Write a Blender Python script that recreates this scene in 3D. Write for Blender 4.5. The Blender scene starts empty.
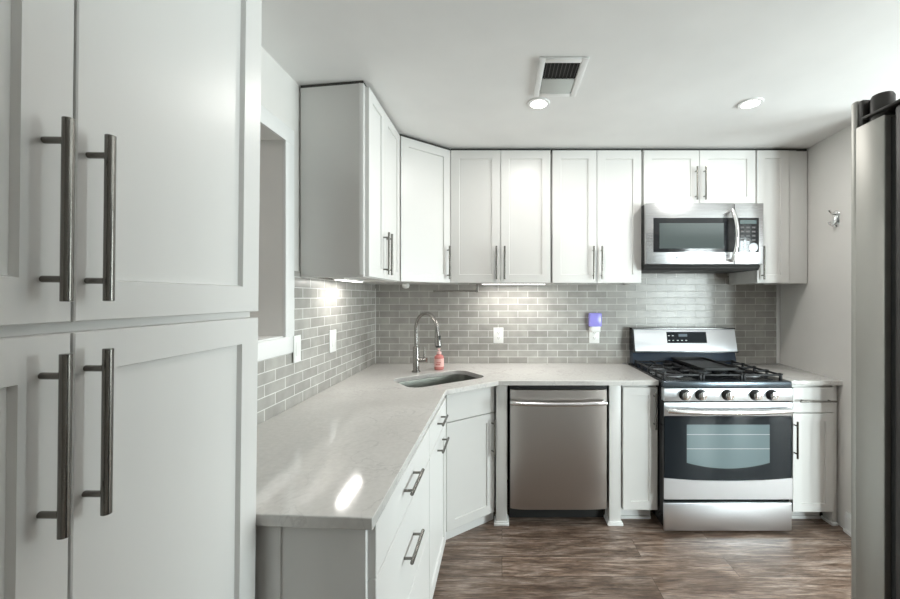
import bpy, bmesh, math, random
from math import radians as R, pi, sin, cos, atan2, hypot
from mathutils import Vector, Matrix
random.seed(7)
C = bpy.context.scene.collection
SC = bpy.context.scene

# ---------------------------------------------------------------- camera
cam_d = bpy.data.cameras.new('camera'); cam = bpy.data.objects.new('camera', cam_d); C.objects.link(cam)
cam.location = (0, 0, 1.435); cam.rotation_euler = (R(90), 0, 0)
cam_d.sensor_width = 36; cam_d.lens = 36 * 385 / 900
cam_d.shift_x = -52 / 900; cam_d.shift_y = -2.5 / 900
cam_d.clip_start = 0.02; cam_d.clip_end = 100
SC.camera = cam

# ---------------------------------------------------------------- world, exposure, daylight
SC.view_settings.view_transform = 'Standard'; SC.view_settings.look = 'None'
SC.view_settings.gamma = 1; SC.view_settings.exposure = 0.12
w = bpy.data.worlds.new('world'); SC.world = w; w.use_nodes = True
w.node_tree.nodes['Background'].inputs[0].default_value = (0.92, 0.97, 1.0, 1)
w.node_tree.nodes['Background'].inputs[1].default_value = 2.2
SC.cycles.max_bounces = 8; SC.cycles.diffuse_bounces = 5; SC.cycles.glossy_bounces = 4
SC.cycles.transmission_bounces = 4; SC.cycles.transparent_max_bounces = 8
SC.cycles.caustics_reflective = False; SC.cycles.caustics_refractive = False
SC.cycles.sample_clamp_indirect = 6

def area(name, loc, rot, sx, sy, power, col, shape='RECTANGLE', spread=None):
    d = bpy.data.lights.new(name, 'AREA'); d.shape = shape; d.size = sx; d.size_y = sy
    d.energy = power; d.color = col
    if spread: d.spread = R(spread)
    o = bpy.data.objects.new(name, d); C.objects.link(o); o.location = loc; o.rotation_euler = rot
    return o
DAY = (0.97, 0.985, 0.99)
WARM = (1.0, 0.97, 0.92)
# windows of the rear wall: (x0, x1, z0, z1)
WINS = [(3.12, 3.60, 0.15, 2.10), (3.82, 4.28, 0.15, 2.10), (4.50, 4.95, 0.15, 2.10)]
RY = -1.8
for i, (a, b, c, d) in enumerate(WINS):
    area('daylight', ((a + b) / 2, RY - 0.16, (c + d) / 2), (R(90), 0, 0), b - a, d - c, [180, 178, 170][i], DAY)
EWIN = (0.1, 2.3, 0.35, 2.15)      # unseen window added in the far right wall as fill: y0, y1, z0, z1
area('daylight', (5.36, 1.2, 1.25), (R(90), 0, R(90)), 2.2, 1.8, 345, DAY)  # daylight added to brighten pantry and left-hand fronts
CANS = [(0.197, 2.07), (1.335, 2.07), (1.35, 0.45), (0.1, -0.9), (3.0, 0.4), (3.0, 1.9), (-2.2, 1.5)]  # last entry: unseen lamp added to brighten the left opening's jamb
CANP = [7, 6.5, 2.2, 1.6, 2.5, 2, 13]

# ---------------------------------------------------------------- mesh helpers
class MB:
    def __init__(s): s.bm = bmesh.new()
    def _merge(s, t, M=None):
        if M is not None: bmesh.ops.transform(t, matrix=M, verts=t.verts)
        me = bpy.data.meshes.new('tmp'); t.to_mesh(me); t.free(); s.bm.from_mesh(me); bpy.data.meshes.remove(me); return s
    def box(s, x0, x1, y0, y1, z0, z1, bev=0.0, seg=2, M=None):
        t = bmesh.new(); bmesh.ops.create_cube(t, size=1)
        for v in t.verts: v.co = Vector((x0 + (v.co.x + .5) * (x1 - x0), y0 + (v.co.y + .5) * (y1 - y0), z0 + (v.co.z + .5) * (z1 - z0)))
        if bev: bmesh.ops.bevel(t, geom=t.edges[:], offset=bev, segments=seg, affect='EDGES', profile=.5)
        return s._merge(t, M)
    def prism(s, pts, z0, z1, bev=0.0, M=None, seg=2):
        t = bmesh.new(); a = [t.verts.new((p[0], p[1], z0)) for p in pts]; b = [t.verts.new((p[0], p[1], z1)) for p in pts]
        t.faces.new(a[::-1]); t.faces.new(b); n = len(pts)
        for i in range(n): t.faces.new((a[i], a[(i + 1) % n], b[(i + 1) % n], b[i]))
        bmesh.ops.recalc_face_normals(t, faces=t.faces[:])
        if bev: bmesh.ops.bevel(t, geom=t.edges[:], offset=bev, segments=seg, affect='EDGES', profile=.5)
        return s._merge(t, M)
    def tube(s, pts, r, n=14, cap=True):
        pts = [Vector(p) for p in pts]; rs = r if isinstance(r, (list, tuple)) else [r] * len(pts)
        t = bmesh.new(); rings = []; prev = None
        for i, p in enumerate(pts):
            d = ((pts[min(i + 1, len(pts) - 1)] - p).normalized() + (p - pts[max(i - 1, 0)]).normalized())
            d.normalize()
            if prev is None: u = d.orthogonal().normalized()
            else: u = (prev - d * prev.dot(d)).normalized()
            prev = u; v = d.cross(u)
            rings.append([t.verts.new(p + (u * cos(2 * pi * k / n) + v * sin(2 * pi * k / n)) * rs[i]) for k in range(n)])
        for i in range(len(rings) - 1):
            for k in range(n): t.faces.new((rings[i][k], rings[i][(k + 1) % n], rings[i + 1][(k + 1) % n], rings[i + 1][k]))
        if cap: t.faces.new(rings[0][::-1]); t.faces.new(rings[-1])
        bmesh.ops.recalc_face_normals(t, faces=t.faces[:])
        return s._merge(t)
    def lathe(s, prof, o=(0, 0, 0), axis='z', n=28, M=None):
        t = bmesh.new(); rings = []
        for (r, h) in prof:
            rings.append([t.verts.new((max(r, 1e-5) * cos(2 * pi * k / n), max(r, 1e-5) * sin(2 * pi * k / n), h)) for k in range(n)])
        for i in range(len(rings) - 1):
            for k in range(n): t.faces.new((rings[i][k], rings[i][(k + 1) % n], rings[i + 1][(k + 1) % n], rings[i + 1][k]))
        t.faces.new(rings[0][::-1]); t.faces.new(rings[-1])
        bmesh.ops.recalc_face_normals(t, faces=t.faces[:])
        A = {'z': Matrix(), 'y': Matrix.Rotation(R(90), 4, 'X'), 'x': Matrix.Rotation(R(90), 4, 'Y')}[axis]   # y: height runs to -y
        A = Matrix.Translation(o) @ A
        return s._merge(t, (M @ A) if M is not None else A)
    def loft(s, rings, cap0=True, cap1=True, M=None):
        t = bmesh.new(); rs = [[t.verts.new(p) for p in r] for r in rings]; n = len(rs[0])
        for i in range(len(rs) - 1):
            for k in range(n): t.faces.new((rs[i][k], rs[i][(k + 1) % n], rs[i + 1][(k + 1) % n], rs[i + 1][k]))
        if cap0: t.faces.new(rs[0][::-1])
        if cap1: t.faces.new(rs[-1])
        bmesh.ops.recalc_face_normals(t, faces=t.faces[:])
        return s._merge(t, M)
    def panel(s, x0, x1, z0, z1, t=0.02, rail=0.058, rec=0.008, y=0.0, bot=None):
        """recessed-panel cabinet front; back at y, face at y-t"""
        yf = y - t; bm = bmesh.new(); ch = 0.0015
        def ring(a, yy): return [bm.verts.new((x0 + a, yy, z0 + a)), bm.verts.new((x1 - a, yy, z0 + a)), bm.verts.new((x1 - a, yy, z1 - a)), bm.verts.new((x0 + a, yy, z1 - a))]
        R_ = [ring(0, y), ring(0, yf + ch), ring(ch, yf)]
        if rail: R_ += [ring(rail, yf), ring(rail + 0.0025, yf + rec)]
        for i in range(len(R_) - 1):
            for k in range(4): bm.faces.new((R_[i][k], R_[i][(k + 1) % 4], R_[i + 1][(k + 1) % 4], R_[i + 1][k]))
        bm.faces.new(R_[0][::-1]); bm.faces.new(R_[-1])
        bmesh.ops.recalc_face_normals(bm, faces=bm.faces[:])
        return s._merge(bm)
    def build(s, name, mat, parent=None, smooth=35, loc=None):
        me = bpy.data.meshes.new(name); s.bm.to_mesh(me); s.bm.free()
        for p in me.polygons: p.use_smooth = True
        me.set_sharp_from_angle(angle=R(smooth))
        o = bpy.data.objects.new(name, me); C.objects.link(o); me.materials.append(mat)
        if parent: o.parent = parent
        if loc: o.location = loc
        return o

def thing(name, label, cat, loc=(0, 0, 0), rz=0.0, group=None):
    o = bpy.data.objects.new(name, None); C.objects.link(o); o.location = loc; o.rotation_euler = (0, 0, rz)
    o.empty_display_size = .05; o['label'] = label; o['category'] = cat
    if group: o['group'] = group
    return o
def tag(o, label, cat, group=None):
    o['label'] = label; o['category'] = cat
    if group: o['group'] = group
    return o
def struct(o): o['kind'] = 'structure'; return o
def copy_tree(o, parent=None):
    c = o.copy(); C.objects.link(c)
    if parent: c.parent = parent
    for ch in list(o.children): copy_tree(ch, c)
    return c

# ---------------------------------------------------------------- materials
def mat(name, col, rough=.5, metal=0.0, **kw):
    m = bpy.data.materials.new(name); m.use_nodes = True; b = m.node_tree.nodes['Principled BSDF']
    b.inputs['Base Color'].default_value = (*col, 1); b.inputs['Roughness'].default_value = rough; b.inputs['Metallic'].default_value = metal
    for k, v in kw.items(): b.inputs[k.replace('_', ' ')].default_value = v
    return m
def nodes(m): return m.node_tree.nodes, m.node_tree.links, m.node_tree.nodes['Principled BSDF']
def obj_map(m, scale=(1, 1, 1), rot=(0, 0, 0), loc=(0, 0, 0)):
    N, L, b = nodes(m); tc = N.new('ShaderNodeTexCoord'); mp = N.new('ShaderNodeMapping')
    mp.inputs['Scale'].default_value = scale; mp.inputs['Rotation'].default_value = rot; mp.inputs['Location'].default_value = loc
    L.new(tc.outputs['Object'], mp.inputs['Vector']); return mp
def noise(m, vec, scale, detail=4, rough=.5, dist=0):
    N, L, b = nodes(m); n = N.new('ShaderNodeTexNoise'); n.inputs['Scale'].default_value = scale; n.inputs['Detail'].default_value = detail
    n.inputs['Roughness'].default_value = rough; n.inputs['Distortion'].default_value = dist
    L.new(vec.outputs['Vector'], n.inputs['Vector']); return n
def ramp(m, src, stops):
    N, L, b = nodes(m); r = N.new('ShaderNodeValToRGB'); e = r.color_ramp.elements
    while len(e) < len(stops): e.new(.5)
    for i, (p, c) in enumerate(stops): e[i].position = p; e[i].color = (*c, 1) if isinstance(c, tuple) else (c, c, c, 1)
    L.new(src, r.inputs['Fac']); return r
def mix(m, a, b_, fac, mode='MIX'):
    N, L, b = nodes(m); x = N.new('ShaderNodeMix'); x.data_type = 'RGBA'; x.blend_type = mode
    for sock, v in ((x.inputs[6], a), (x.inputs[7], b_), (x.inputs[0], fac)):
        if hasattr(v, 'is_output'): L.new(v, sock)
        elif isinstance(v, tuple): sock.default_value = (*v, 1)
        else: sock.default_value = v
    return x.outputs[2]
def bump(m, h, strength=.2, dist=.002):
    N, L, b = nodes(m); n = N.new('ShaderNodeBump'); n.inputs['Strength'].default_value = strength; n.inputs['Distance'].default_value = dist
    L.new(h, n.inputs['Height']); L.new(n.outputs['Normal'], b.inputs['Normal']); return n

def paint(name, col, rough, amt=.03):
    m = mat(name, col, rough); mp = obj_map(m); n = noise(m, mp, 3, 3)
    r = ramp(m, n.outputs['Fac'], [(.3, tuple(c * (1 - amt) for c in col)), (.7, tuple(min(1, c * (1 + amt)) for c in col))])
    N, L, b = nodes(m); L.new(r.outputs['Color'], b.inputs['Base Color'])
    n2 = noise(m, mp, 180, 2); bump(m, n2.outputs['Fac'], .03, .001)
    return m
M_cab = paint('white_cabinet_paint', (.685, .678, .662), .34, .012)
M_wall = paint('warm_white_wall_paint', (.71, .695, .67), .6)
M_ceil = paint('ceiling_paint', (.81, .805, .795), .7)
M_trim = paint('white_trim_paint', (.76, .76, .75), .35, .01)
M_plate = mat('white_plastic', (.80, .80, .78), .3)
M_black = mat('black_enamel', (.012, .013, .015), .18)
M_blackm = mat('matte_black', (.015, .015, .015), .55)
M_iron = mat('cast_iron', (.010, .010, .011), .5, 0, Specular_IOR_Level=.35)
M_dark = mat('dark_cavity', (.02, .02, .02), .8)
M_chrome = mat('polished_chrome', (.75, .75, .75), .08, 1)
M_nickel = mat('brushed_nickel', (.34, .325, .31), .25, 1)
M_pull = mat('satin_nickel_pull', (.20, .19, .175), .24, 1)
M_bright = mat('bright_steel_handle', (.80, .80, .80), .22, 1)
M_dgrey = mat('dark_grey_enamel', (.045, .042, .040), .45)
M_gap_shade = mat('painted_gap_shade', (.05, .048, .045), .8)  # paints the shadow line between wall cabinets and ceiling
M_emblem = mat('grey_emblem', (.35, .36, .38), .3, .6)
M_mark = mat('white_marking', (.55, .58, .60), .5)

def brushed(name, col, rough, direction='x', aniso=.0):
    m = mat(name, col, rough, 1.0)
    sc = {'x': (2, 400, 400), 'z': (400, 400, 2)}[direction]
    mp = obj_map(m, sc); n = noise(m, mp, 1, 2)
    N, L, b = nodes(m)
    r = ramp(m, n.outputs['Fac'], [(.3, rough * .975), (.7, rough * 1.025)]); L.new(r.outputs['Color'], b.inputs['Roughness'])
    
    b.inputs['Anisotropic'].default_value = aniso
    return m
M_steel = brushed('brushed_steel', (.72, .74, .77), .34, 'x', .7)
M_steel_dw = brushed('dishwasher_steel', (.46, .43, .41), .38, 'x', .85)
M_steel_fr = brushed('refrigerator_steel', (.44, .435, .41), .46, 'z')
M_steel_mw = brushed('microwave_steel', (.52, .52, .53), .27, 'x', .3)
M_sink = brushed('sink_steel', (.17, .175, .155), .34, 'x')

def glass(name, tint=(.9, .95, .95)):
    m = bpy.data.materials.new(name); m.use_nodes = True; N = m.node_tree.nodes; L = m.node_tree.links
    N.remove(N['Principled BSDF']); out = N['Material Output']
    t = N.new('ShaderNodeBsdfTransparent'); t.inputs[0].default_value = (*tint, 1)
    g = N.new('ShaderNodeBsdfGlossy'); g.inputs['Roughness'].default_value = .02
    f = N.new('ShaderNodeFresnel'); f.inputs[0].default_value = 1.45; x = N.new('ShaderNodeMixShader')
    L.new(f.outputs[0], x.inputs[0]); L.new(t.outputs[0], x.inputs[1]); L.new(g.outputs[0], x.inputs[2]); L.new(x.outputs[0], out.inputs[0])
    return m
M_pane = glass('window_glass')
M_oglass = mat('dark_oven_glass', (.008, .011, .014), .05, 0, Specular_IOR_Level=.15)
M_owin = mat('oven_window_glass', (.10, .145, .155), .06, 0, Specular_IOR_Level=.5)
M_mwin = mat('microwave_window', (.07, .085, .085), .06, 0, Specular_IOR_Level=.8)

def emit(name, col, strength):
    m = bpy.data.materials.new(name); m.use_nodes = True; N = m.node_tree.nodes; L = m.node_tree.links
    N.remove(N['Principled BSDF']); e = N.new('ShaderNodeEmission'); e.inputs[0].default_value = (*col, 1); e.inputs[1].default_value = strength
    L.new(e.outputs[0], N['Material Output'].inputs[0]); return m
M_lamp = emit('lit_lamp_diffuser', (1, .98, .95), 9)
M_ucl = emit('lit_cabinet_lamp', (1, .98, .94), 4.5)

# tile
def tile_mat(name, axes):
    m = mat(name, (.3, .3, .28), .16, 0, Specular_IOR_Level=.32)
    N, L, b = nodes(m); tc = N.new('ShaderNodeTexCoord'); sp = N.new('ShaderNodeSeparateXYZ'); cb = N.new('ShaderNodeCombineXYZ')
    L.new(tc.outputs['Object'], sp.inputs[0]); L.new(sp.outputs[axes[0]], cb.inputs[0]); L.new(sp.outputs['Z'], cb.inputs[1])
    mp = N.new('ShaderNodeMapping'); L.new(cb.outputs[0], mp.inputs[0]); mp.inputs['Location'].default_value = (axes[1], axes[2], 0)
    br = N.new('ShaderNodeTexBrick'); L.new(mp.outputs[0], br.inputs['Vector'])
    br.offset = .5; br.inputs['Scale'].default_value = 1; br.inputs['Brick Width'].default_value = .155; br.inputs['Row Height'].default_value = .0515
    br.inputs['Mortar Size'].default_value = .0022; br.inputs['Mortar Smooth'].default_value = .15
    br.inputs['Color1'].default_value = (.30, .29, .27, 1); br.inputs['Color2'].default_value = (.39, .38, .355, 1)
    br.inputs['Mortar'].default_value = (.60, .59, .57, 1)
    n = N.new('ShaderNodeTexNoise'); n.inputs['Scale'].default_value = 14; n.inputs['Detail'].default_value = 5; L.new(tc.outputs['Object'], n.inputs['Vector'])
    r = ramp(m, n.outputs['Fac'], [(.3, .88), (.7, 1.1)])
    L.new(mix(m, br.outputs['Color'], r.outputs['Color'], 1.0, 'MULTIPLY'), b.inputs['Base Color'])
    inv = N.new('ShaderNodeMath'); inv.operation = 'SUBTRACT'; inv.inputs[0].default_value = 1; L.new(br.outputs['Fac'], inv.inputs[1])
    n3 = N.new('ShaderNodeTexNoise'); n3.inputs['Scale'].default_value = 22; L.new(tc.outputs['Object'], n3.inputs['Vector'])
    ad = N.new('ShaderNodeMath'); ad.operation = 'MULTIPLY_ADD'; ad.inputs[1].default_value = .35; L.new(n3.outputs['Fac'], ad.inputs[0]); L.new(inv.outputs[0], ad.inputs[2])
    bump(m, ad.outputs[0], .5, .0012)
    rr = ramp(m, br.outputs['Fac'], [(0, .25), (1, .6)]); L.new(rr.outputs['Color'], b.inputs['Roughness'])
    return m
M_tile_back = tile_mat('grey_subway_tile_back', ('X', 0.03, -.914 + .0515 * 20))
M_tile_left = tile_mat('grey_subway_tile_left', ('Y', 0.02, -.914 + .0515 * 20))

# quartz
M_quartz = mat('veined_quartz', (.5, .49, .48), .10)
N, L, b = nodes(M_quartz); mp = obj_map(M_quartz)
n1 = noise(M_quartz, mp, 4.5, 7, .6, 1.2); v1 = ramp(M_quartz, n1.outputs['Fac'], [(.485, 0.), (.5, 1.), (.515, 0.)])
n2 = noise(M_quartz, mp, 1.6, 5, .5, .5); v2 = ramp(M_quartz, n2.outputs['Fac'], [(.40, 0.), (.62, 1.)])
n3 = noise(M_quartz, mp, 60, 3)
cl = ramp(M_quartz, n2.outputs['Fac'], [(.35, (.55, .535, .515)), (.65, (.61, .60, .58))])
msk = N.new('ShaderNodeMath'); msk.operation = 'MULTIPLY'; L.new(v1.outputs['Color'], msk.inputs[0]); L.new(v2.outputs['Color'], msk.inputs[1])
m2 = N.new('ShaderNodeMath'); m2.operation = 'MULTIPLY'; m2.inputs[1].default_value = .42; L.new(msk.outputs[0], m2.inputs[0])
cc = mix(M_quartz, cl.outputs['Color'], (.27, .26, .26), m2.outputs[0])
r3 = ramp(M_quartz, n3.outputs['Fac'], [(.3, .95), (.7, 1.04)])
L.new(mix(M_quartz, cc, r3.outputs['Color'], 1.0, 'MULTIPLY'), b.inputs['Base Color'])

# plank floor
M_floor = mat('weathered_plank_floor', (.2, .15, .12), .38)
N, L, b = nodes(M_floor); mp = obj_map(M_floor)
br = N.new('ShaderNodeTexBrick'); L.new(mp.outputs[0], br.inputs['Vector']); br.offset = .37
for k, v in (('Scale', 1), ('Brick Width', 1.22), ('Row Height', .152), ('Mortar Size', .0012), ('Mortar Smooth', .3), ('Bias', 0)): br.inputs[k].default_value = v
br.inputs['Color1'].default_value = (.8, .8, .8, 1); br.inputs['Color2'].default_value = (1.12, 1.12, 1.12, 1); br.inputs['Mortar'].default_value = (.2, .2, .2, 1)
mg = obj_map(M_floor, (1.3, 9, 1)); off = N.new('ShaderNodeVectorMath'); off.operation = 'ADD'
sepc = N.new('ShaderNodeVectorMath'); sepc.operation = 'SCALE'; sepc.inputs['Scale'].default_value = 9; L.new(br.outputs['Color'], sepc.inputs[0])
L.new(mg.outputs[0], off.inputs[0]); L.new(sepc.outputs[0], off.inputs[1])
g1 = noise(M_floor, off, 2.6, 12, .68, .5); g2 = noise(M_floor, off, 9, 8, .7, .4)
c1 = ramp(M_floor, g1.outputs['Fac'], [(.30, (.060, .036, .026)), (.46, (.135, .092, .068)), (.56, (.215, .160, .128)), (.72, (.36, .30, .26))])
c2 = ramp(M_floor, g2.outputs['Fac'], [(.32, .6), (.68, 1.3)])
mf = obj_map(M_floor, (4, 70, 1)); g3 = noise(M_floor, mf, 2, 4, .6, .3); c3 = ramp(M_floor, g3.outputs['Fac'], [(.35, .8), (.62, 1.55)])
x1 = mix(M_floor, c1.outputs['Color'], c2.outputs['Color'], 1.0, 'MULTIPLY'); x1 = mix(M_floor, x1, c3.outputs['Color'], 1.0, 'MULTIPLY')
L.new(mix(M_floor, x1, br.outputs['Color'], 1.0, 'MULTIPLY'), b.inputs['Base Color'])
bump(M_floor, g2.outputs['Fac'], .15, .001)
rf = ramp(M_floor, g2.outputs['Fac'], [(.3, .40), (.7, .25)]); L.new(rf.outputs['Color'], b.inputs['Roughness'])

# ---------------------------------------------------------------- room shell
CH = 2.478; BY = 3.025; LX = -1.0
struct(MB().box(-2.6, 5.3, RY - .1, BY + .1, -.08, 0).build('floor', M_floor))
# ceiling with openings for cans and vent is a plain slab; fixtures are surface / recessed trims
struct(MB().box(-2.6, 5.3, RY - .1, BY + .1, CH, CH + .1).build('ceiling', M_ceil))
struct(MB().box(-2.6, 5.3, BY, BY + .12, 0, CH).build('wall_back', M_wall))
OY0, OY1, OZ0, OZ1 = 1.02, 1.757, 1.251, 2.151
wl = MB(); T = .15
wl.box(LX - T, LX, RY, OY0, 0, CH).box(LX - T, LX, OY1, BY, 0, CH).box(LX - T, LX, OY0, OY1, 0, OZ0).box(LX - T, LX, OY0, OY1, OZ1, CH)
struct(wl.build('wall_left', M_wall))
struct(MB().box(-2.6, -2.5, RY, BY, 0, CH).build('wall_adjoining_room', M_wall))
struct(MB().box(5.2, 5.3, RY, EWIN[0], 0, CH).box(5.2, 5.3, EWIN[1], BY, 0, CH).box(5.2, 5.3, EWIN[0], EWIN[1], 0, EWIN[2]).box(5.2, 5.3, EWIN[0], EWIN[1], EWIN[3], CH).build('wall_far_right', M_wall))
f = MB(); a, b_, c, d = EWIN
f.box(5.21, 5.28, a, a + .05, c, d).box(5.21, 5.28, b_ - .05, b_, c, d).box(5.21, 5.28, a + .05, b_ - .05, c, c + .05).box(5.21, 5.28, a + .05, b_ - .05, d - .05, d).box(5.215, 5.275, (a + b_) / 2 - .03, (a + b_) / 2 + .03, c + .05, d - .05)
fo = struct(f.build('window_4', M_trim)); MB().box(5.243, 5.247, a + .05, b_ - .05, c + .05, d - .05).build('pane', M_pane, fo)  # frame and pane of the unseen window added as fill
def wx(y): return 2.18 - .1 * (BY - y)
struct(MB().prism([(wx(BY), BY), (wx(2.1), 2.1), (wx(2.1) + .12, 2.1), (wx(BY) + .12, BY)], 0, CH).build('wall_right', M_wall))
# rear wall with its windows
wr = MB(); xs = sorted(WINS); px = -2.6
for (a, b_, c, d) in xs:
    wr.box(px, a, RY - .1, RY, 0, CH).box(a, b_, RY - .1, RY, 0, c).box(a, b_, RY - .1, RY, d, CH); px = b_
wr.box(px, 5.3, RY - .1, RY, 0, CH); struct(wr.build('wall_rear', paint('taupe_wall_paint', (.22, .205, .185), .6)))
for i, (a, b_, c, d) in enumerate(WINS):
    f = MB(); e = .045
    f.box(a, a + e, RY - .09, RY - .02, c, d).box(b_ - e, b_, RY - .09, RY - .02, c, d).box(a + e, b_ - e, RY - .09, RY - .02, c, c + e).box(a + e, b_ - e, RY - .09, RY - .02, d - e, d)
    f.box(a + e, b_ - e, RY - .08, RY - .03, (c + d) / 2 - .015, (c + d) / 2 + .015)
    fo = f.build('window_%d' % (i + 1), M_trim); struct(fo)
    MB().box(a + e, b_ - e, RY - .057, RY - .053, c + e, d - e).build('pane', M_pane, fo)
# casing round the pass-through opening on the left wall
cw = .072; cs = MB(); X0, X1 = LX, LX + .014
cs.box(X0, X1, OY0 - cw, OY1 + cw, OZ0 - .077, OZ0, .002).box(X0, X1, OY0 - cw, OY1 + cw, OZ1, OZ1 + cw, .002)
cs.box(X0, X1, OY1, OY1 + cw, OZ0, OZ1, .002).box(X0, X1, OY0 - cw, OY0, OZ0, OZ1, .002)
struct(cs.build('trim_1', M_trim))
struct(MB().box(LX - T - .02, LX + .002, OY0, OY1, OZ0 - .001, OZ0 + .006, .002).build('trim_2', M_trim))
# latch standing on the sill of the opening
lt = thing('window_latch', 'small dark metal latch on the sill of the left wall opening', 'latch', (LX - .03, 1.545, OZ0 + .0065))
MB().box(-.012, .012, -.03, .03, 0, .006, .002).build('base_plate', M_dgrey, lt)
MB().tube([(0, -.005, .004), (0, 0, .02), (0, .012, .045), (0, .03, .062)], [.006, .005, .005, .003]).build('lever', M_dgrey, lt)
# baseboards
def bb_profile(mb, p, q, nrm, h=.125):
    p = Vector((*p, 0)); q = Vector((*q, 0)); n = Vector((*nrm, 0)).normalized()
    for (t0, z0, z1) in ((.013, 0, h - .03), (.009, h - .03, h - .012), (.006, h - .012, h), (.022, 0, .018)):
        mb.prism([(p.x, p.y), (q.x, q.y), (q.x + n.x * t0, q.y + n.y * t0), (p.x + n.x * t0, p.y + n.y * t0)], z0, z1)
bb = MB(); bb_profile(bb, (wx(2.36), 2.36), (wx(2.1), 2.1), (-1, .1)); struct(bb.build('baseboard_right', M_trim))
bb = MB(); bb_profile(bb, (-.45, RY), (5.2, RY), (0, 1)); struct(bb.build('baseboard_rear', M_trim))

# tiled backsplashes
tb = MB().box(LX + .0085, 2.150, BY - .008, BY - .0003, .9155, 1.60).box(.98, 1.766, BY - .008, BY - .0003, 1.60, 1.75)
tag(tb.build('tile_backsplash', M_tile_back), 'grey subway tile backsplash on the back wall behind sink and range', 'backsplash')
tl = MB().box(LX + .0003, LX + .008, .96, BY - .0005, .9155, 1.172).box(LX + .0003, LX + .008, OY1 + cw + .001, BY - .0005, 1.172, 1.56)
tag(tl.build('tile_backsplash', M_tile_left), 'grey subway tile backsplash on the left wall below the opening', 'backsplash')
struct(MB().box(2.150, 2.176, BY - .012, BY - .0003, .9155, 1.53, .001).build('trim_3', M_trim))
struct(MB().box(LX + .0082, LX + .0112, BY - .0115, BY - .0085, .9155, 1.5, .0).build('trim_4', M_trim))

# ---------------------------------------------------------------- cabinets
def pull(parent, p, q, out, r=.0061, post=.03, inset=.028, mat_=None):
    """bar pull from p to q (bar axis), posts run along -out back to the door"""
    p = Vector(p); q = Vector(q); o = Vector(out).normalized(); d = (q - p).normalized()
    b = MB().tube([p, p + d * .0006, q - d * .0006, q], [r * .9, r, r, r * .9], 16)
    for c in (p + d * inset, q - d * inset): b.tube([c - o * (post - .0008), c], r * .72, 12)
    return b.build('handle', mat_ or M_pull, parent)
HL = .23
def vpull(parent, x, z0, z1, yf=-.02): pull(parent, (x, yf - .031, z0), (x, yf - .031, z1), (0, -1, 0), post=.031)
def hpull(parent, x0, x1, z, yf=-.02, ins=.028): pull(parent, (x0, yf - .031, z), (x1, yf - .031, z), (0, -1, 0), post=.031, inset=ins)
def door(parent, x0, x1, z0, z1, rail=.058, name='door', t=.0195, rec=.008):
    return MB().panel(x0, x1, z0, z1, t=t, rail=rail, y=-.0008, rec=rec).build(name, M_cab, parent)
def undercut(mb, x0, x1, z0, z1, d0, d1):
    """hollow-bottomed wall cabinet body with face frame"""
    mb.box(x0, x1, d0, d1, z0 + .012, z1, .001)
    mb.box(x0, x1, d0, d0 + .019, z0, z0 + .012).box(x0, x0 + .016, d0 + .019, d1, z0, z0 + .012).box(x1 - .016, x1, d0 + .019, d1, z0, z0 + .012)
UZ0, UZ1 = 1.531, 2.462; FY = 2.70
def upper(x0, x1, z0, z1, label, splits, handles, extra=None, y=FY):
    t = thing('wall_cabinet', label, 'cabinet', (0, y, 0))
    b = MB(); undercut(b, x0 + .003, x1 - .003, z0, z1, 0, BY - .0005 - y - .008); b.build('body', M_cab, t)
    MB().box(x0 + .001, x1 - .001, .003, BY - .0005 - y - .008, z1 + .0003, CH - .001).build('top_gap_shade', M_gap_shade, t)  # dark strip standing in for the shade above the cabinet
    xs = [x0] + splits + [x1]
    for i in range(len(xs) - 1):
        a = xs[i] + (.0055 if i == 0 else .0018); c = xs[i + 1] - (.0055 if i == len(xs) - 2 else .0018)
        d = door(t, a, c, z0 + .003, z1 - .006)
        h = handles[i]
        if h: vpull(d, h[0], h[1], h[1] + HL)
    return t
upper(-.362, .343, UZ0, UZ1, 'white two-door wall cabinet, wider one beside the angled corner cabinet', [-.010], [(-.038, 1.557), (.019, 1.557)])
upper(.347, .976, UZ0, UZ1, 'white two-door wall cabinet just left of the microwave', [.661], [(.633, 1.557), (.690, 1.557)])
upper(.982, 1.770, 2.072, UZ1, 'short white two-door wall cabinet directly above the microwave', [1.374], [(1.345, 2.105), (1.404, 2.105)])
d_ = thing('wall_cabinet', 'narrow single-door white wall cabinet right of the microwave against the right wall', 'cabinet', (0, FY, 0))
b = MB(); undercut(b, 1.777, 2.065, UZ0, UZ1, 0, BY - FY - .009); b.build('body', M_cab, d_)
dd = door(d_, 1.777, 1.997, UZ0 + .003, UZ1 - .006, rail=.055); vpull(dd, 1.806, 1.557, 1.557 + HL)
MB().prism([(2.003, -.001), (2.141, -.001), (2.141, .018), (2.003, .018)], UZ0, UZ1 - .004, .0008).build('filler_strip', M_cab, d_)
MB().box(1.777, 2.141, .003, BY - FY - .009, UZ1 + .0003, CH - .001).build('top_gap_shade', M_gap_shade, d_)
MB().box(2.066, 2.141, .018, .30, UZ0, UZ1 - .004).build('filler_block', M_cab, d_)

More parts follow.
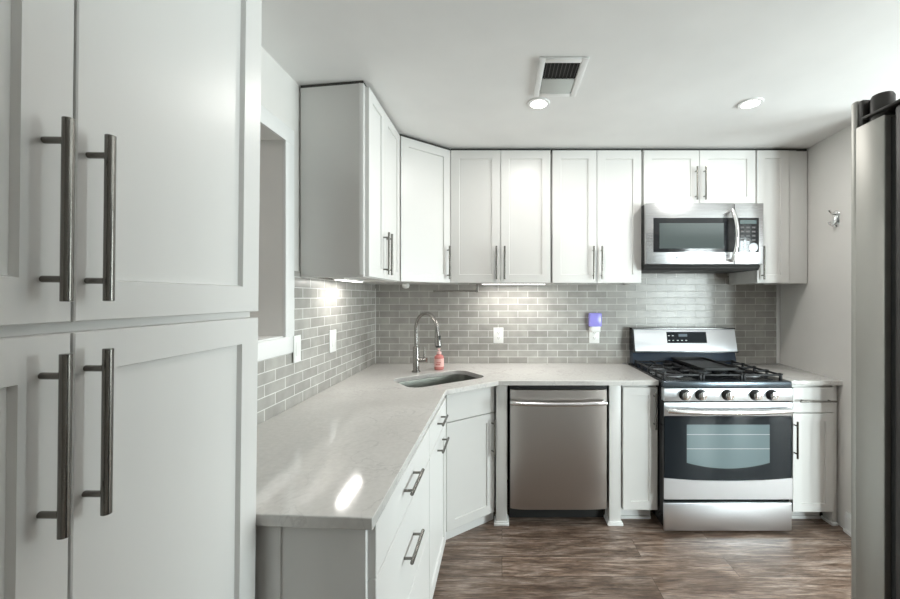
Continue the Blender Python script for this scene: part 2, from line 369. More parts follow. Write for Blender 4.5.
# left wall cabinet (faces +x); local x = world y, local -y = world +x
lw = thing('wall_cabinet', 'white wall cabinet on the left wall with grey shaded end panel beside the opening', 'cabinet', (-.665, 0, 0), R(90))
b = MB(); b.prism([(1.846, .022), (1.849, .0), (2.437, 0), (2.437, .326), (1.893, .326), (1.850, .022)], UZ0 + .012, UZ1, .001)
b.prism([(1.849, 0), (2.437, 0), (2.437, .019), (1.853, .019)], UZ0, UZ0 + .012).prism([(1.853, .019), (1.869, .019), (1.910, .326), (1.894, .326)], UZ0, UZ0 + .012)
b.build('body', M_cab, lw)
MB().prism([(1.853, .003), (2.437, .003), (2.437, .326), (1.896, .326)], UZ1 + .0003, CH - .001).build('top_gap_shade', M_gap_shade, lw)
d1 = door(lw, 1.868, 2.118, UZ0 + .003, UZ1 - .006, rail=.052); vpull(d1, 2.092, 1.557, 1.557 + HL)
d2 = door(lw, 2.122, 2.428, UZ0 + .003, UZ1 - .006, rail=.052); vpull(d2, 2.150, 1.557, 1.557 + HL)
# corner wall cabinet with angled face
ca = atan2(.252, .290); cl_ = hypot(.252, .290)
P0 = Vector((-.657, 2.452)); ux = Vector((cos(ca), sin(ca))); uy = Vector((-sin(ca), cos(ca)))
def toloc(x, y, P=P0): v = Vector((x, y)) - P; return (v.dot(ux), v.dot(uy))
cc_ = thing('wall_cabinet', 'angled single-door white wall cabinet in the corner above the sink', 'cabinet', (P0.x, P0.y, 0), ca)
pl = [toloc(*p) for p in ((-.663, 2.4465), (-.366, 2.706), (-.366, BY - .009), (LX + .009, BY - .009), (LX + .009, 2.4465))]
MB().prism(pl, UZ0 + .004, UZ1, .001).build('body', M_cab, cc_)
MB().prism(pl, UZ1 + .0003, CH - .001).build('top_gap_shade', M_gap_shade, cc_)
dd = door(cc_, .004, cl_ - .006, UZ0 + .003, UZ1 - .006, rail=.055); vpull(dd, cl_ - .034, 1.557, 1.557 + HL)

# pantry (leans very slightly), local x = world y
pt = thing('pantry_cabinet', 'tall white pantry cabinet with four doors filling the left foreground', 'cabinet', (0, 0, 0))
pt.matrix_world = Matrix.Translation((-.6158, 0, 0)) @ Matrix.Rotation(R(.65), 4, 'Y') @ Matrix.Rotation(R(90), 4, 'Z')
MB().box(.12, .917, 0, .37, .0, 2.455, .001).build('body', M_cab, pt)
for (z0, z1, ha) in ((1.4015, 2.44, 1.430), (.115, 1.387, 1.133)):
    for (a, c, hx) in ((.125, .5185, .485), (.522, .917, .537)):
        dd = door(pt, a, c, z0, z1, rail=.057, rec=.010); vpull(dd, hx, ha, ha + .231)

# left base run
bl = thing('base_cabinet', 'white drawer base cabinet at the near end of the left counter', 'cabinet', (-.333, 0, 0), R(90))
MB().prism([(.940, 0), (1.657, 0), (1.657, .655), (.975, .655)], 0.062, .883, .001).build('body', M_cab, bl)
MB().prism([(.944, .014), (1.657, .014), (1.657, .05), (.946, .05)], 0.0, .062, .001).build('base_trim', M_trim, bl)
MB().prism([(.944, .212), (.948, .285), (.957, .285), (.953, .212)], 0.0, .883, .001).build('end_stile', M_cab, bl)
def front(t, x0, x1, z0, z1, rail, name, h=None):
    d = door(t, x0, x1, z0, z1, rail=rail, name=name)
    if h: hpull(d, *h, ins=.022)
    return d
front(bl, .956, 1.655, .737, .872, 0, 'drawer', (1.205, 1.375, .818))
front(bl, .956, 1.655, .433, .732, 0, 'drawer', (1.205, 1.375, .602))
front(bl, .956, 1.655, .075, .428, 0, 'drawer', (1.205, 1.375, .30))
b2 = thing('base_cabinet', 'narrow white base cabinet between the drawer unit and the sink cabinet', 'cabinet', (-.333, 0, 0), R(90))
MB().box(1.661, 2.150, 0, .655, .062, .883, .001).build('body', M_cab, b2)
MB().prism([(1.661, .014), (2.150, .014), (2.150, .05), (1.661, .05)], 0.0, .062, .001).build('base_trim', M_trim, b2)
front(b2, 1.664, 2.146, .745, .872, 0, 'drawer', (1.84, 1.99, .822))
front(b2, 1.664, 2.146, .075, .740, .055, 'door', (1.84, 2.03, .692))

# diagonal sink base
Q0 = Vector((-.345, 2.247)); qa = atan2(.220, .284); ux = Vector((cos(qa), sin(qa))); uy = Vector((-sin(qa), cos(qa)))
ql = hypot(.220, .284) + .012
sb = thing('base_cabinet', 'white angled sink base cabinet in the corner under the sink', 'cabinet', (Q0.x, Q0.y, 0), qa)
pl = [toloc(*p, P=Q0) for p in ((-.345, 2.154), (Q0.x, Q0.y), (Q0.x + ux.x * ql, Q0.y + ux.y * ql), (-.040, 2.60), (-.60, 2.60), (-.80, 2.154))]
# body as a shell below the sink bowl
MB().prism(pl, .062, .66, .001).build('body', M_cab, sb)
ap = MB().box(-.0, ql, 0, .018, .66, .883); ap.prism([pl[0], pl[1], (pl[1][0] - .012, pl[1][1] + .018), (pl[0][0] + .01, pl[0][1] + .02)], .66, .883)
ap.build('face_frame', M_cab, sb)
MB().box(.0, ql + .004, .012, .04, 0, .062).prism([toloc(-.347, 2.154, P=Q0), toloc(-.347, 2.25, P=Q0), toloc(-.37, 2.25, P=Q0), toloc(-.37, 2.154, P=Q0)], 0, .062).build('base_trim', M_trim, sb)
door(sb, .014, ql - .012, .705, .872, rail=0, name='drawer_front')
dd = door(sb, .014, ql - .012, .066, .699, rail=.055); vpull(dd, ql - .033, .435, .665)

def post(parent, x0, x1, y0, y1, foot=.018):
    MB().box(x0, x1, y0, y1, 0, .883, .0015).build('corner_post', M_cab, parent)
    MB().box(x0 - foot, x1 + foot, y0 - foot, y1, 0, .016, .003).box(x0 - foot * .5, x1 + foot * .5, y0 - foot * .5, y1, .016, .026, .003).build('post_foot', M_trim, parent)

PY = 2.422
ep = thing('cabinet_post', 'white end post between the sink cabinet and the dishwasher', 'post', (0, 0, 0))
post(ep, -.038, .032, PY, 2.50, .012)
# base cabinet between dishwasher and range
b3 = thing('base_cabinet', 'narrow white single-door base cabinet between dishwasher and range', 'cabinet', (0, 2.428, 0))
MB().box(.756, .970, 0, .585, .10, .883, .001).build('body', M_cab, b3)
dd = door(b3, .758, .973, .103, .870, rail=.050); vpull(dd, .950, .615, .845)
MB().box(.672, .962, .07, .085, 0, .10).box(.756, .962, .058, .07, 0, .02, .004).build('toe_kick', M_trim, b3)
post(b3, .675, .748, -.006, .085, .012)
# right base cabinet
b4 = thing('base_cabinet', 'white base cabinet with one drawer and one door right of the range', 'cabinet', (0, 2.428, 0))
MB().box(1.815, 2.065, 0, .585, .10, .883, .001).build('body', M_cab, b4)
d4 = door(b4, 1.819, 2.075, .713, .870, rail=0, name='drawer'); hpull(d4, 1.843, 2.068, .789)
dd = door(b4, 1.819, 2.075, .090, .706, rail=.050); vpull(dd, 1.826, .435, .665)
MB().box(1.815, 2.06, .07, .085, 0, .10).box(1.815, 2.06, .058, .07, 0, .02, .004).build('toe_kick', M_trim, b4)
MB().box(2.080, 2.108, -.004, .07, 0, .883, .0015).build('corner_post', M_cab, b4)
MB().box(2.066, 2.106, -.02, .07, 0, .02, .004).build('post_foot', M_trim, b4)

# ---------------------------------------------------------------- countertops
def rrect(cx, cy, a, hx, hy, r, n=6):
    pts = []
    for (sx, sy, a0) in ((1, 1, 0), (-1, 1, 90), (-1, -1, 180), (1, -1, 270)):
        for k in range(n + 1):
            t = R(a0 + 90 * k / n); x = sx * (hx - r) + r * cos(t); y = sy * (hy - r) + r * sin(t)
            pts.append((cx + x * cos(a) - y * sin(a), cy + x * sin(a) + y * cos(a)))
    return pts
SX, SY, SA = -.402, 2.478, R(38)
SHX, SHY, SR = .266, .164, .075
hole = rrect(SX, SY, SA, SHX, SHY, SR)
outer = [(LX + .001, .948), (-.305, .906), (-.314, 2.157), (-.022, 2.392), (.975, 2.392), (.975, BY - .001), (LX + .001, BY - .001)]
bm = bmesh.new()
def loop(pts, z):
    vs = [bm.verts.new((p[0], p[1], z)) for p in pts]; return vs, [bm.edges.new((vs[i], vs[(i + 1) % len(vs)])) for i in range(len(vs))]
v1, e1 = loop(outer, .9145); v2, e2 = loop(hole, .9145)
bmesh.ops.triangle_fill(bm, edges=e1 + e2, use_beauty=True)
top = bm.faces[:]
dn = bmesh.ops.duplicate(bm, geom=top); low = [g for g in dn['geom'] if isinstance(g, bmesh.types.BMVert)]
vm = dn['vert_map']
for v in low: v.co.z = .8845
for vs in (v1, v2):
    for i in range(len(vs)):
        a, c = vs[i], vs[(i + 1) % len(vs)]; bm.faces.new((a, c, vm[c], vm[a]))
bmesh.ops.recalc_face_normals(bm, faces=bm.faces[:])
ct = MB(); ct.bm.free(); ct.bm = bm
cto = ct.build('countertop', M_quartz); bv = cto.modifiers.new('bevel', 'BEVEL'); bv.width = .003; bv.segments = 2; bv.limit_method = 'ANGLE'
tag(cto, 'light grey veined quartz countertop wrapping the corner around the sink', 'countertop')
cr = MB().prism([(1.792, 2.392), (wx(2.392) - .001, 2.392), (wx(BY - .01) - .001, BY - .009), (1.792, BY - .009)], .8845, .9145, .003)
tag(cr.build('countertop', M_quartz), 'short quartz countertop between the range and the right wall', 'countertop')

# sink
sk = thing('sink', 'stainless steel undermount sink set in the corner countertop', 'sink', (SX, SY, 0), SA)
rings = []
for (g, z, r) in ((.02, .8835, SR + .02), (0.004, .8835, SR), (0.002, .875, SR), (-.004, .75, SR), (-.012, .715, SR - .01), (-.035, .70, SR - .03), (-.10, .695, .03)):
    rings.append([(x, y, z) for x, y in rrect(0, 0, 0, SHX + g, SHY + g, r)])
outr = [[(x, y, z) for x, y in rrect(0, 0, 0, SHX + g, SHY + g, r)] for (g, z, r) in ((-.09, .692, .03), (-.03, .697, SR - .02), (.0, .712, SR), (.006, .75, SR), (.02, .8815, SR + .02))]
MB().loft(outr[:1] + outr[1:] + rings, True, True).build('basin', M_sink, sk)
MB().lathe([(.042, 0), (.042, .003), (.034, .004), (.030, .001), (.004, .001)], (0, 0, .6955)).build('drain', M_chrome, sk)

# faucet
fx, fy = -.597, 2.676
fa = thing('faucet', 'tall brushed nickel gooseneck faucet behind the sink', 'faucet', (fx, fy, .915), atan2(-.15, .185))
MB().lathe([(.030, 0), (.030, .006), (.026, .010), (.0215, .012), (.0215, .170), (.019, .176), (.014, .178)]).build('body', M_nickel, fa)
pts = [(0, 0, .17), (0, 0, .24), (0, 0, .30)]; rr_ = .108
for k in range(1, 15):
    a = pi * k / 15 * 1.03; pts.append((rr_ - rr_ * cos(a), 0, .30 + rr_ * 1.02 * sin(a)))
x_, z_ = pts[-1][0], pts[-1][2]; 
MB().tube(pts, .0125, 16).build('gooseneck', M_nickel, fa)
dx = .06
MB().tube([(x_, 0, z_), (x_ + .004, 0, z_ - .03), (x_ + .010, 0, z_ - .08), (x_ + .014, 0, z_ - .115)], [.0135, .015, .020, .022], 18).build('spray_head', M_nickel, fa)
MB().tube([(x_ + .014, 0, z_ - .1152), (x_ + .0155, 0, z_ - .125)], [.020, .015], 16).build('spray_nozzle', M_blackm, fa)
MB().box(x_ + .027, x_ + .033, -.006, .006, z_ - .075, z_ - .045, .002).build('spray_button', M_blackm, fa)
ha = Matrix.Rotation(-fa.rotation_euler.z, 4, 'Z')
def hv(x, y, z): return tuple(ha @ Vector((x, y, z)))
MB().tube([hv(.018, -.005, .085), hv(.075, -.012, .085)], .015, 16).tube([hv(.058, -.010, .095), hv(.060, -.010, .17)], [.0065, .005], 12).build('lever', M_nickel, fa)

# soap bottle
M_soap = mat('pink_soap', (.72, .26, .24), .2, 0, Transmission_Weight=.15)
M_label = mat('pale_pink_label', (.82, .50, .46), .4)
so = thing('soap_bottle', 'pink liquid soap bottle with a pump top behind the sink', 'bottle', (-.452, 2.765, .9155))
MB().lathe([(.030, 0), (.034, .004), (.034, .088), (.030, .098), (.016, .106), (.016, .112)]).build('bottle_body', M_soap, so)
MB().lathe([(.0346, .022), (.0346, .080)]).build('label', M_label, so)
MB().box(-.018, .014, -.0352, -.0340, .036, .043).box(-.012, .018, -.0352, -.0340, .050, .056).build('label_print', M_soap, so)
MB().lathe([(.017, .1115), (.017, .126), (.005, .128), (.005, .142), (.011, .143), (.011, .149)]).tube([(0, 0, .146), (.0, -.03, .145)], .004, 8).build('pump', mat('pale_pink_cap', (.75, .5, .48), .4), so)

# ---------------------------------------------------------------- dishwasher
dw = thing('dishwasher', 'stainless dishwasher with a curved bar handle under the counter', 'dishwasher', (.354, 2.418, 0))
W = .306
MB().box(-W, W, .012, .57, .10, .868).build('body', M_dark, dw)
# slightly crowned door
rings = []
nx = 40
def dwpt(u): return -.024 + .018 * abs(u) ** 7
b = bmesh.new(); cols = []
for i in range(nx + 1):
    u = -1 + 2 * i / nx; x = u * (W - .004); y = dwpt(u)
    cols.append([b.verts.new((x, y, .112)), b.verts.new((x, y, .855)), b.verts.new((x, .010, .855)), b.verts.new((x, .010, .112))])
for i in range(nx):
    for k in range(4): b.faces.new((cols[i][k], cols[i][(k + 1) % 4], cols[i + 1][(k + 1) % 4], cols[i + 1][k]))
b.faces.new(cols[0]); b.faces.new(cols[-1][::-1]); bmesh.ops.recalc_face_normals(b, faces=b.faces[:])
mb = MB(); mb.bm.free(); mb.bm = b; dwd = mb.build('door', M_steel_dw, dw)
hp = []
for i in range(21):
    u = -1 + 2 * i / 20; hp.append((u * .287 - .007, -.060 - .012 * (1 - u * u), .786 - .002 + .010 * (1 - u * u) * -0.6))
MB().tube([(-.294, -.016, .786)] + hp + [(.280, -.016, .786)], [.011] + [.014] * 21 + [.012], 14).build('handle', M_bright, dwd)
MB().box(-W + .003, W - .003, .004, .011, .857, .880).build('top_seal', M_blackm, dw)
MB().box(-W, W, .09, .105, .0, .0995).build('kick_plate', M_dark, dw)

# ---------------------------------------------------------------- range
rg = thing('range', 'stainless steel gas range with five knobs and black grates', 'range', (1.365, 2.345, 0))
HW = .388
MB().box(-HW + .004, HW - .004, .0, .655, .035, .900, .002).build('body', M_black, rg)
for sx in (-.34, .34):
    for yy in (.05, .58): MB().lathe([(.018, 0), (.018, .035)], (sx, yy, 0)).build('foot', M_blackm, rg)
MB().box(-HW + .002, HW - .002, -.022, -.001, .022, .192, .006).build('storage_drawer', M_steel, rg)
# oven door, curved steel lower band
od = MB().box(-HW, HW, -.018, -.001, .215, .800, .003).build('oven_door', M_black, rg)
def curved(z_lo, z_hi_edge, bow, y0, y1, hw, zflat=None, n=18):
    """plate whose upper edge (bow<0) sags in the middle"""
    m = MB(); a = []
    for i in range(n + 1):
        u = -1 + 2 * i / n; a.append((u * hw, z_hi_edge + bow * (1 - u * u)))
    pts = [(hw, z_lo), ] + [(-hw, z_lo)] + a
    b = bmesh.new(); f0 = [b.verts.new((p[0], y0, p[1])) for p in pts]; f1 = [b.verts.new((p[0], y1, p[1])) for p in pts]
    b.faces.new(f0); b.faces.new(f1[::-1]); k = len(pts)
    for i in range(k): b.faces.new((f0[i], f0[(i + 1) % k], f1[(i + 1) % k], f1[i]))
    bmesh.ops.recalc_face_normals(b, faces=b.faces[:]); m.bm.free(); m.bm = b; return m
curved(.215, .343, -.018, -.024, -.0185, HW - .001).build('lower_panel', M_steel, od)
MB().box(-HW + .001, HW - .001, -.024, -.0185, .717, .798, .002).build('upper_panel', M_steel, od)
MB().box(-HW + .004, HW - .004, -.0215, -.0185, .330, .716).build('door_glass', M_oglass, od)
curved(.665, .435, -.035, -.0225, -.0216, .250).build('window', M_owin, od)
MB().box(-.25, .25, -.0228, -.0226, .518, .521).box(-.25, .25, -.0228, -.0226, .604, .607).build('oven_rack', M_emblem, od)
for (a, c) in ((-.27, -.17), (-.03, .02), (.19, .27)):
    MB().box(a, c, -.0246, -.0241, .787, .791).build('vent_slot', M_blackm, od)
hb = []
for i in range(21):
    u = -1 + 2 * i / 20; hb.append((u * .359 - .009, -.058 - .016 * (1 - u * u), .758 + .006 * (1 - u * u) * -1))
MB().tube([(-.368, -.024, .762)] + hb + [(.350, -.024, .762)], [.014] + [.0155] * 21 + [.014], 16).build('handle', M_bright, od)
# control panel
MB().box(-HW, HW, -.026, .02, .806, .884, .004).build('control_panel', M_steel, rg)
MB().box(-HW, HW, -.022, .03, .886, .925, .008, 3).build('front_lip', mat('dark_steel_lip', (.10, .12, .14), .22, .8), rg)
for kx in (-.265, -.168, -.008, .160, .258):
    kb = MB().lathe([(.028, 0), (.026, .008), (.0255, .026), (.0250, .028)], (kx, -.0265, .846), 'y', 28).build('knob', M_blackm, rg)
    MB().lathe([(.0252, .0282), (.0245, .033), (.021, .035), (.003, .0355)], (kx, -.0265, .846), 'y', 28).build('knob_cap', M_chrome, kb)
    MB().box(kx - .005, kx + .005, -.066, -.0600, .826, .866, .002).build('knob_grip', M_bright, kb)
    MB().lathe([(.0345, 0), (.0345, .0022)], (kx, -.0262, .846), 'y', 24).build('knob_ring', M_blackm, kb)
MB().prism([(-HW, .010), (HW, .010), (HW, .64), (-HW, .64)], .901, .924, .004).build('cooktop', M_black, rg)
# grates
gr0 = None
def grate(x0, x1):
    g = MB(); y0, y1 = .035, .545; r = .006; zt = .957
    bx = lambda a, b_, c, d, z0=zt - .011, z1=zt: g.box(a, b_, c, d, z0, z1, .002)
    bx(x0, x0 + .012, y0, y1); bx(x1 - .012, x1, y0, y1); bx(x0, x1, y0, y0 + .012); bx(x0, x1, y1 - .012, y1); bx(x0, x1, (y0 + y1) / 2 - .006, (y0 + y1) / 2 + .006)
    xm = (x0 + x1) / 2
    for cy in (y0 + .128, y1 - .128):
        bx(xm - .005, xm + .005, cy - .12, cy - .035, zt - .009, zt + .003); bx(xm - .005, xm + .005, cy + .035, cy + .12, zt - .009, zt + .003)
        bx(x0 + .01, xm - .04, cy - .005, cy + .005, zt - .009, zt + .003); bx(xm + .04, x1 - .01, cy - .005, cy + .005, zt - .009, zt + .003)
    for xx in (x0 + .006, x1 - .006):
        for k in range(5):
            yy = y0 + .006 + k * (y1 - y0 - .012) / 4
            g.box(xx - .006, xx + .006, yy - .008, yy + .008, .9245, zt - .005, .001)
            g.box(xx - .007, xx + .007, yy - .014, yy + .014, zt - .006, zt + .006, .004)
    return g.build('grate', M_iron, rg)
grate(-.368, -.130); grate(-.124, .124); grate(.130, .368)
for (bx_, by_, r_) in ((-.25, .165, .048), (-.25, .42, .038), (0, .29, .05), (.25, .165, .045), (.25, .42, .036)):
    bn = MB().lathe([(r_ + .012, 0), (r_ + .010, .006), (r_, .012), (r_, .016)], (bx_, by_, .9245)).build('burner', M_emblem, rg)
    MB().lathe([(r_ - .004, .0162), (r_ - .004, .023), (r_ - .010, .026)], (bx_, by_, .9245)).build('burner_cap', M_iron, bn)
# backguard
bgp = [(.565, .925), (.585, 1.025), (.572, 1.03), (.605, 1.192), (.650, 1.192), (.655, .925)]
def yzprism(pts, x0, x1, bev=0):
    m = MB(); Mx = Matrix(((0, 0, 1, 0), (1, 0, 0, 0), (0, 1, 0, 0), (0, 0, 0, 1)))
    m.prism(pts, x0, x1, bev, M=Mx); return m
BGW = .389
yzprism([(.56, .925), (.585, 1.022), (.650, 1.022), (.652, .925)], -BGW, BGW).build('backguard_base', mat('blue_black_enamel', (.03, .045, .07), .12), rg)
bg = yzprism([(.548, 1.0225), (.548, 1.034), (.585, 1.190), (.650, 1.190), (.650, 1.0225)], -BGW + .006, BGW - .002, .003).build('backguard', M_steel, rg)
yzprism([(.543, 1.0222), (.546, 1.036), (.582, 1.198), (.651, 1.198), (.651, 1.0222)], -BGW - .003, -BGW + .0055).box(-BGW - .003, BGW, .580, .651, 1.1905, 1.199).box(-BGW - .003, BGW + .002, .5425, .60, 1.0165, 1.0222).build('backguard_edge', M_black, rg)
def onbg(z): return .548 + (z - 1.034) * (.037 / .156)
def bgplate(x0, x1, z0, z1, d, th=.001):
    return yzprism([(onbg(z0) - d - th, z0), (onbg(z1) - d - th, z1), (onbg(z1) - d, z1), (onbg(z0) - d, z0)], x0, x1)
dsp = bgplate(-.135, .165, 1.088, 1.170, .0002, .0012).build('display', M_oglass, bg)
for i in range(3):
    bgplate(-.062 + i * .032, -.048 + i * .032, 1.104, 1.110, .0016, .0004).build('button_mark', M_mark, dsp)
for i in range(4):
    bgplate(-.125 + (i % 2) * .03, -.113 + (i % 2) * .03, 1.104 + (i // 2) * .035, 1.110 + (i // 2) * .035, .0016, .0004).build('button_mark', M_mark, dsp)
bgplate(-.045, .02, 1.135, 1.155, .0016, .0004).build('clock_digits', mat('dim_display_digits', (.08, .11, .14), .3), dsp)
for o_ in list(rg.children):
    if o_.name.startswith('backguard'): o_.location.x = .018
# griddle resting on the centre grate
gd = MB(); gp = rrect(1.392, 2.675, 0, .125, .225, .03)
gi = rrect(1.392, 2.675, 0, .113, .213, .025)
gd.loft([[(x, y, .9640) for x, y in rrect(1.392, 2.675, 0, .120, .22, .03)], [(x, y, .968) for x, y in gp], [(x, y, .984) for x, y in gp], [(x, y, .984) for x, y in gi], [(x, y, .972) for x, y in gi]])
tag(gd.build('griddle', mat('seasoned_griddle', (.012, .012, .012), .5, 0, Specular_IOR_Level=.3)), 'black rectangular griddle plate lying on the middle grate of the range', 'griddle')

# ---------------------------------------------------------------- microwave
mw = thing('microwave', 'stainless over-the-range microwave with curved vertical handle', 'microwave', (1.360, 2.600, 0))
MW = .395
MB().box(-MW + .004, MW - .004, .018, .412, 1.632, 2.066, .003).build('body', M_blackm, mw)
yzprism([(.010, 1.650), (.03, 1.618), (.40, 1.618), (.41, 1.633), (.03, 1.652)], -MW + .004, MW - .004).build('underside', M_blackm, mw)
MB().box(-.17, -.03, .10, .25, 1.6165, 1.6178).build('vent_filter', M_dgrey, mw)
SPL = .2
md = MB().box(-MW, SPL - .001, -.018, .017, 1.655, 2.065, .004).build('door', M_steel_mw, mw)
cp = MB().box(SPL + .001, MW, -.018, .017, 1.655, 2.065, .004).build('control_panel', M_steel_mw, mw)
MB().box(-.345, SPL - .002, -.0205, -.0185, 1.735, 1.966, .001).build('door_glass', M_black, md)
MB().box(-.305, .125, -.0215, -.0207, 1.760, 1.930).build('window', M_mwin, md)
MB().box(SPL + .002, .362, -.0205, -.0185, 1.735, 1.966, .001).build('keypad', M_black, cp)
MB().box(.235, .345, -.0212, -.0207, 1.925, 1.950).build('display', mat('dim_green_display', (.06, .09, .09), .2), cp)
for r_ in range(4):
    for c_ in range(3):
        MB().box(.238 + c_ * .038, .262 + c_ * .038, -.0212, -.0207, 1.895 - r_ * .028, 1.907 - r_ * .028).build('key', M_dgrey, cp)
MB().lathe([(.030, 0), (.030, .0015), (.026, .002), (.004, .002)], (.325, -.0206, 1.768), 'y', 28).build('dial_emblem', M_emblem, cp)
MB().lathe([(.011, 0), (.011, .001), (.009, .0015), (.001, .0015)], (-.185, -.0181, 1.695), 'y', 24).build('logo', M_emblem, md)
hh = []
for i in range(17):
    u = -1 + 2 * i / 16; hh.append((.172 + .016 * (1 - u * u), -.045 - .022 * (1 - u * u), 1.845 + u * .165))
MB().tube([(.172, -.020, 1.68)] + hh + [(.172, -.020, 2.01)], [.011] + [.0135] * 17 + [.011], 14).build('handle', M_bright, md)

# ---------------------------------------------------------------- refrigerator
fr = thing('refrigerator', 'stainless steel refrigerator with black hinge covers at the right edge', 'refrigerator', (0, 0, 0))
FX = .733
MB().box(FX + .006, 1.62, .02, .726, .02, 1.795, .006).build('body', M_dgrey, fr)
for (a, c) in ((FX, 1.174), (1.180, 1.62)):
    dr = MB().box(a, c, .738, .800, .70, 1.786, .004, 2).box(a, c, .795, .811, .70, 1.842, .005, 2).build('door', M_steel_fr, fr)
    hx = 1.14 if a < 1 else 1.214
    MB().tube([(hx, .812, .95), (hx, .875, .96), (hx, .885, 1.0), (hx, .885, 1.62), (hx, .875, 1.66), (hx, .812, 1.67)], .012, 12).build('handle', M_steel, dr)
fz = MB().box(FX, 1.62, .738, .811, .06, .69, .005, 2).build('freezer_drawer', M_steel_fr, fr)
MB().tube([(.80, .812, .62), (.82, .88, .62), (1.53, .88, .62), (1.55, .812, .62)], .012, 12).build('handle', M_steel, fz)
MB().box(FX + .012, 1.61, .7265, .7375, .07, 1.78).build('door_gasket', M_blackm, fr)
for sx in (.79, 1.56):
    for yy in (.08, .68): MB().lathe([(.02, 0), (.02, .02)], (sx, yy, 0)).build('foot', M_blackm, fr)
hc = MB().box(FX + .002, FX + .075, .690, .790, 1.7965, 1.803, .003)
hc.lathe([(.019, 1.787), (.019, 1.832), (.016, 1.838), (.004, 1.839)], (FX + .026, .768, 0)).box(FX + .03, FX + .08, .60, .72, 1.806, 1.826, .006)
hc.build('hinge_cover', M_dgrey, fr)
MB().lathe([(.036, 1.787), (.036, 1.835), (.032, 1.842), (.004, 1.843)], (1.58, .766, 0)).build('hinge_cover', M_dgrey, fr)
MB().box(FX + .003, FX + .02, .785, .7945, 1.787, 1.838, .002).build('hinge_bracket', M_dgrey, fr)

# ---------------------------------------------------------------- small wall things
def plate(name, label, cat, loc, rz, kind, w_=.072, h_=.118, n=1):
    t = thing(name, label, cat, loc, rz)
    MB().box(-w_ / 2, w_ / 2, -.006, 0, -h_ / 2, h_ / 2, .002).build('cover_plate', M_plate, t)
    if kind == 'outlet':
        for z in (-.02, .02):
            o = MB().box(-.017, .017, -.0075, -.0062, z - .014, z + .014, .001).build('socket', M_plate, t)
            MB().box(-.008, -.006, -.0080, -.0076, z - .004, z + .006).box(.006, .008, -.0080, -.0076, z - .004, z + .006).box(-.002, .002, -.0080, -.0076, z - .010, z - .006).build('slots', M_dark, o)
    else:
        for k in range(n):
            cx = (k - (n - 1) / 2) * .046
            MB().box(cx - .016, cx + .016, -.0085, -.0062, -.033, .033, .001).build('switch_rocker', M_plate, t)
    return t
plate('wall_outlet', 'white wall outlet on the back tiles right of the sink', 'outlet', (-.028, BY - .0085, 1.135), 0, 'outlet', .078, .122)
plate('wall_outlet', 'white wall outlet under the purple air freshener', 'outlet', (.722, BY - .0085, 1.135), 0, 'outlet', .080, .122)
plate('light_switch', 'white switch plate on left tiles beside the opening trim', 'switch', (LX + .0145, 1.846, 1.187), R(90), 'switch', .062, .128)
plate('light_switch', 'white switch plate on left tiles nearer the corner', 'switch', (LX + .0085, 2.25, 1.178), R(90), 'switch', .085, .128, 1)
M_purple = mat('purple_plastic', (.36, .33, .88), .25, 0, Transmission_Weight=.1)
af = thing('air_freshener', 'purple and white plug-in air freshener in the back wall outlet', 'air freshener', (.722, BY - .0165, 1.160))
MB().box(-.036, .038, -.048, 0, .002, .060, .010, 3).build('plug_base', M_plate, af)
MB().prism([(-.046, -.052), (.046, -.052), (.054, -.010), (-.052, -.010)], .045, .152, .010).build('scent_bottle', M_purple, af)
# rail under the corner cabinet
tr = thing('towel_rail', 'dark metal towel rail hung beneath the wall cabinets above the sink', 'rail', (0, 0, 0))
MB().tube([(-.50, 2.80, 1.478), (-.18, 2.80, 1.478)], .006, 12).build('rail', M_nickel, tr)
MB().box(-.187, -.175, 2.785, 2.815, 1.468, 1.5305, .002).box(-.187, -.15, 2.785, 2.815, 1.5255, 1.5305, .001).build('bracket', M_nickel, tr)
pk = MB().lathe([(.012, 0), (.022, -.006), (.026, -.02), (.020, -.036), (.006, -.040)], (-.675, 2.70, 1.5345))
tag(pk.build('puck_light', M_plate), 'small white puck under the angled corner wall cabinet', 'puck light')

def ucl(label, x0, x1, y0, y1, z, power):
    t = thing('undercabinet_light', label, 'lamp', ((x0 + x1) / 2, (y0 + y1) / 2, z)); a, c = (x1 - x0) / 2, (y1 - y0) / 2
    MB().box(-a, a, -c, c, -.014, 0, .002).build('housing', M_plate, t)
    MB().box(-a + .008, a - .008, -c + .008, c - .008, -.0165, -.0142).build('diffuser', M_ucl, t)
    l = area('undercabinet_glow', (0, 0, -.019), (0, 0, 0), 2 * a - .02, 2 * c - .02, power, WARM); l.parent = t
ucl('slim lit lamp under the left wall cabinet lighting the side tiles', -.915, -.85, 2.08, 2.38, UZ0 + .0115, 1.5)
ucl('slim lit lamp under the two-door wall cabinet right of the sink', -.15, .32, 2.79, 2.86, UZ0 + .0115, 3.0)

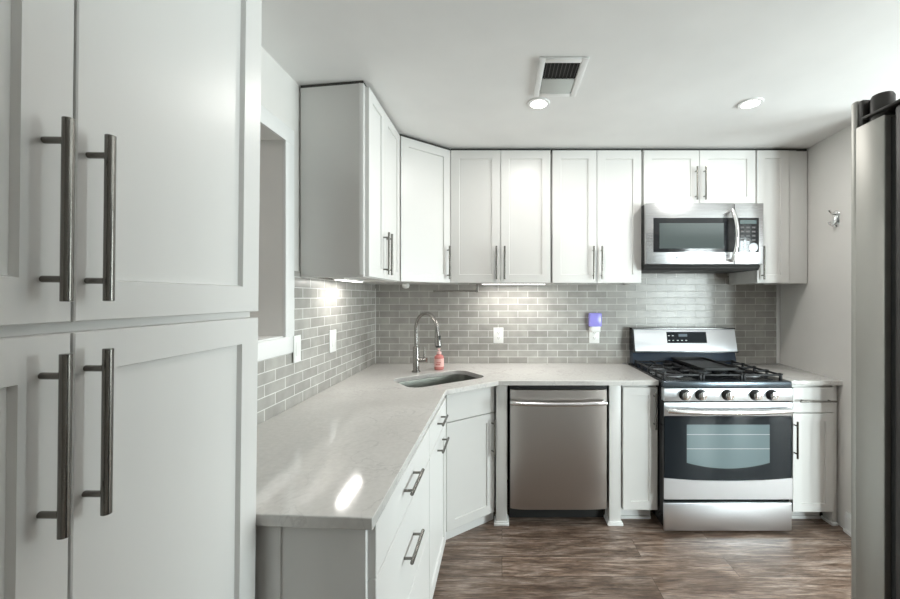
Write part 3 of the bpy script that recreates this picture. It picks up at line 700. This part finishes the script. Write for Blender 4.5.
# wall hook on right wall
hk = thing('wall_hook', 'small chrome double robe hook on the right wall', 'hook', (wx(2.44) - .001, 2.44, 1.93), R(-90) + .1)
MB().loft([[(x * q, yy, z * q) for x, z in rrect(0, 0, 0, .024, .052, .0235)] for q, yy in ((1, 0), (1, -.005), (.85, -.009))]).build('mount', M_chrome, hk)
MB().tube([(0, -.006, .03), (0, -.03, .035), (0, -.045, .045), (0, -.05, .055)], [.008, .008, .007, .009], 12).tube([(0, -.006, .012), (0, -.012, -.02), (0, -.028, -.042), (0, -.045, -.035), (0, -.05, -.02)], [.009, .009, .008, .008, .009], 12).build('hook', M_chrome, hk)

# ---------------------------------------------------------------- ceiling fixtures
can = None
names = ['round recessed ceiling light beside the air vent', 'round recessed ceiling light near the right wall']
for i, ((x, y), p) in enumerate(zip(CANS, CANP)):
    lab = names[i] if i < 2 else 'round recessed ceiling light in the part of the room behind the viewer'
    if can is None:
        can = thing('recessed_light', lab, 'ceiling light', (x, y, CH))
        MB().lathe([(.044, -.001), (.046, -.006), (.058, -.006), (.062, -.001)]).build('trim_ring', M_trim, can)
        MB().lathe([(.0435, -.0068), (.0435, -.0075), (.002, -.0075)]).build('diffuser', M_lamp, can)
        c = can
    else:
        c = copy_tree(can); c.location = (x, y, CH); c['label'] = lab
    if i >= 2: c['group'] = 'recessed lights behind the viewer'
    if i == 6: c['label'] = 'unseen ceiling light added in the room beyond the left opening'; del c['group']
    area('can_glow', (x, y, CH - .012), (0, 0, 0), .10, .10, p, WARM, 'DISK')

vn = thing('air_vent', 'white square ceiling vent with a dark open half', 'vent', (0, 0, CH))
vx0, vx1, vy0, vy1 = .160, .378, 1.668, 1.985; e = .030
f = MB().box(vx0, vx0 + e, vy0, vy1, -.012, -.0005, .003).box(vx1 - e, vx1, vy0, vy1, -.012, -.0005, .003).box(vx0 + e, vx1 - e, vy0, vy0 + e, -.012, -.0005, .003).box(vx0 + e, vx1 - e, vy1 - e, vy1, -.012, -.0005, .003)
f.build('frame', M_trim, vn)
MB().box(vx0 + e, vx1 - e, vy0 + e, vy1 - e, -.003, -.0008).build('duct_opening', M_dark, vn)
MB().box(vx0 + e + .002, vx1 - e - .002, 1.828, vy1 - e - .001, -.010, -.0035, .001).build('closed_flap', mat('grey_flap', (.50, .52, .50), .5), vn)
for k in range(9):
    xx = vx0 + e + .010 + k * .0172
    MB().box(xx, xx + .0025, vy0 + e, 1.826, -.009, -.0035).build('louver', M_dgrey, vn)
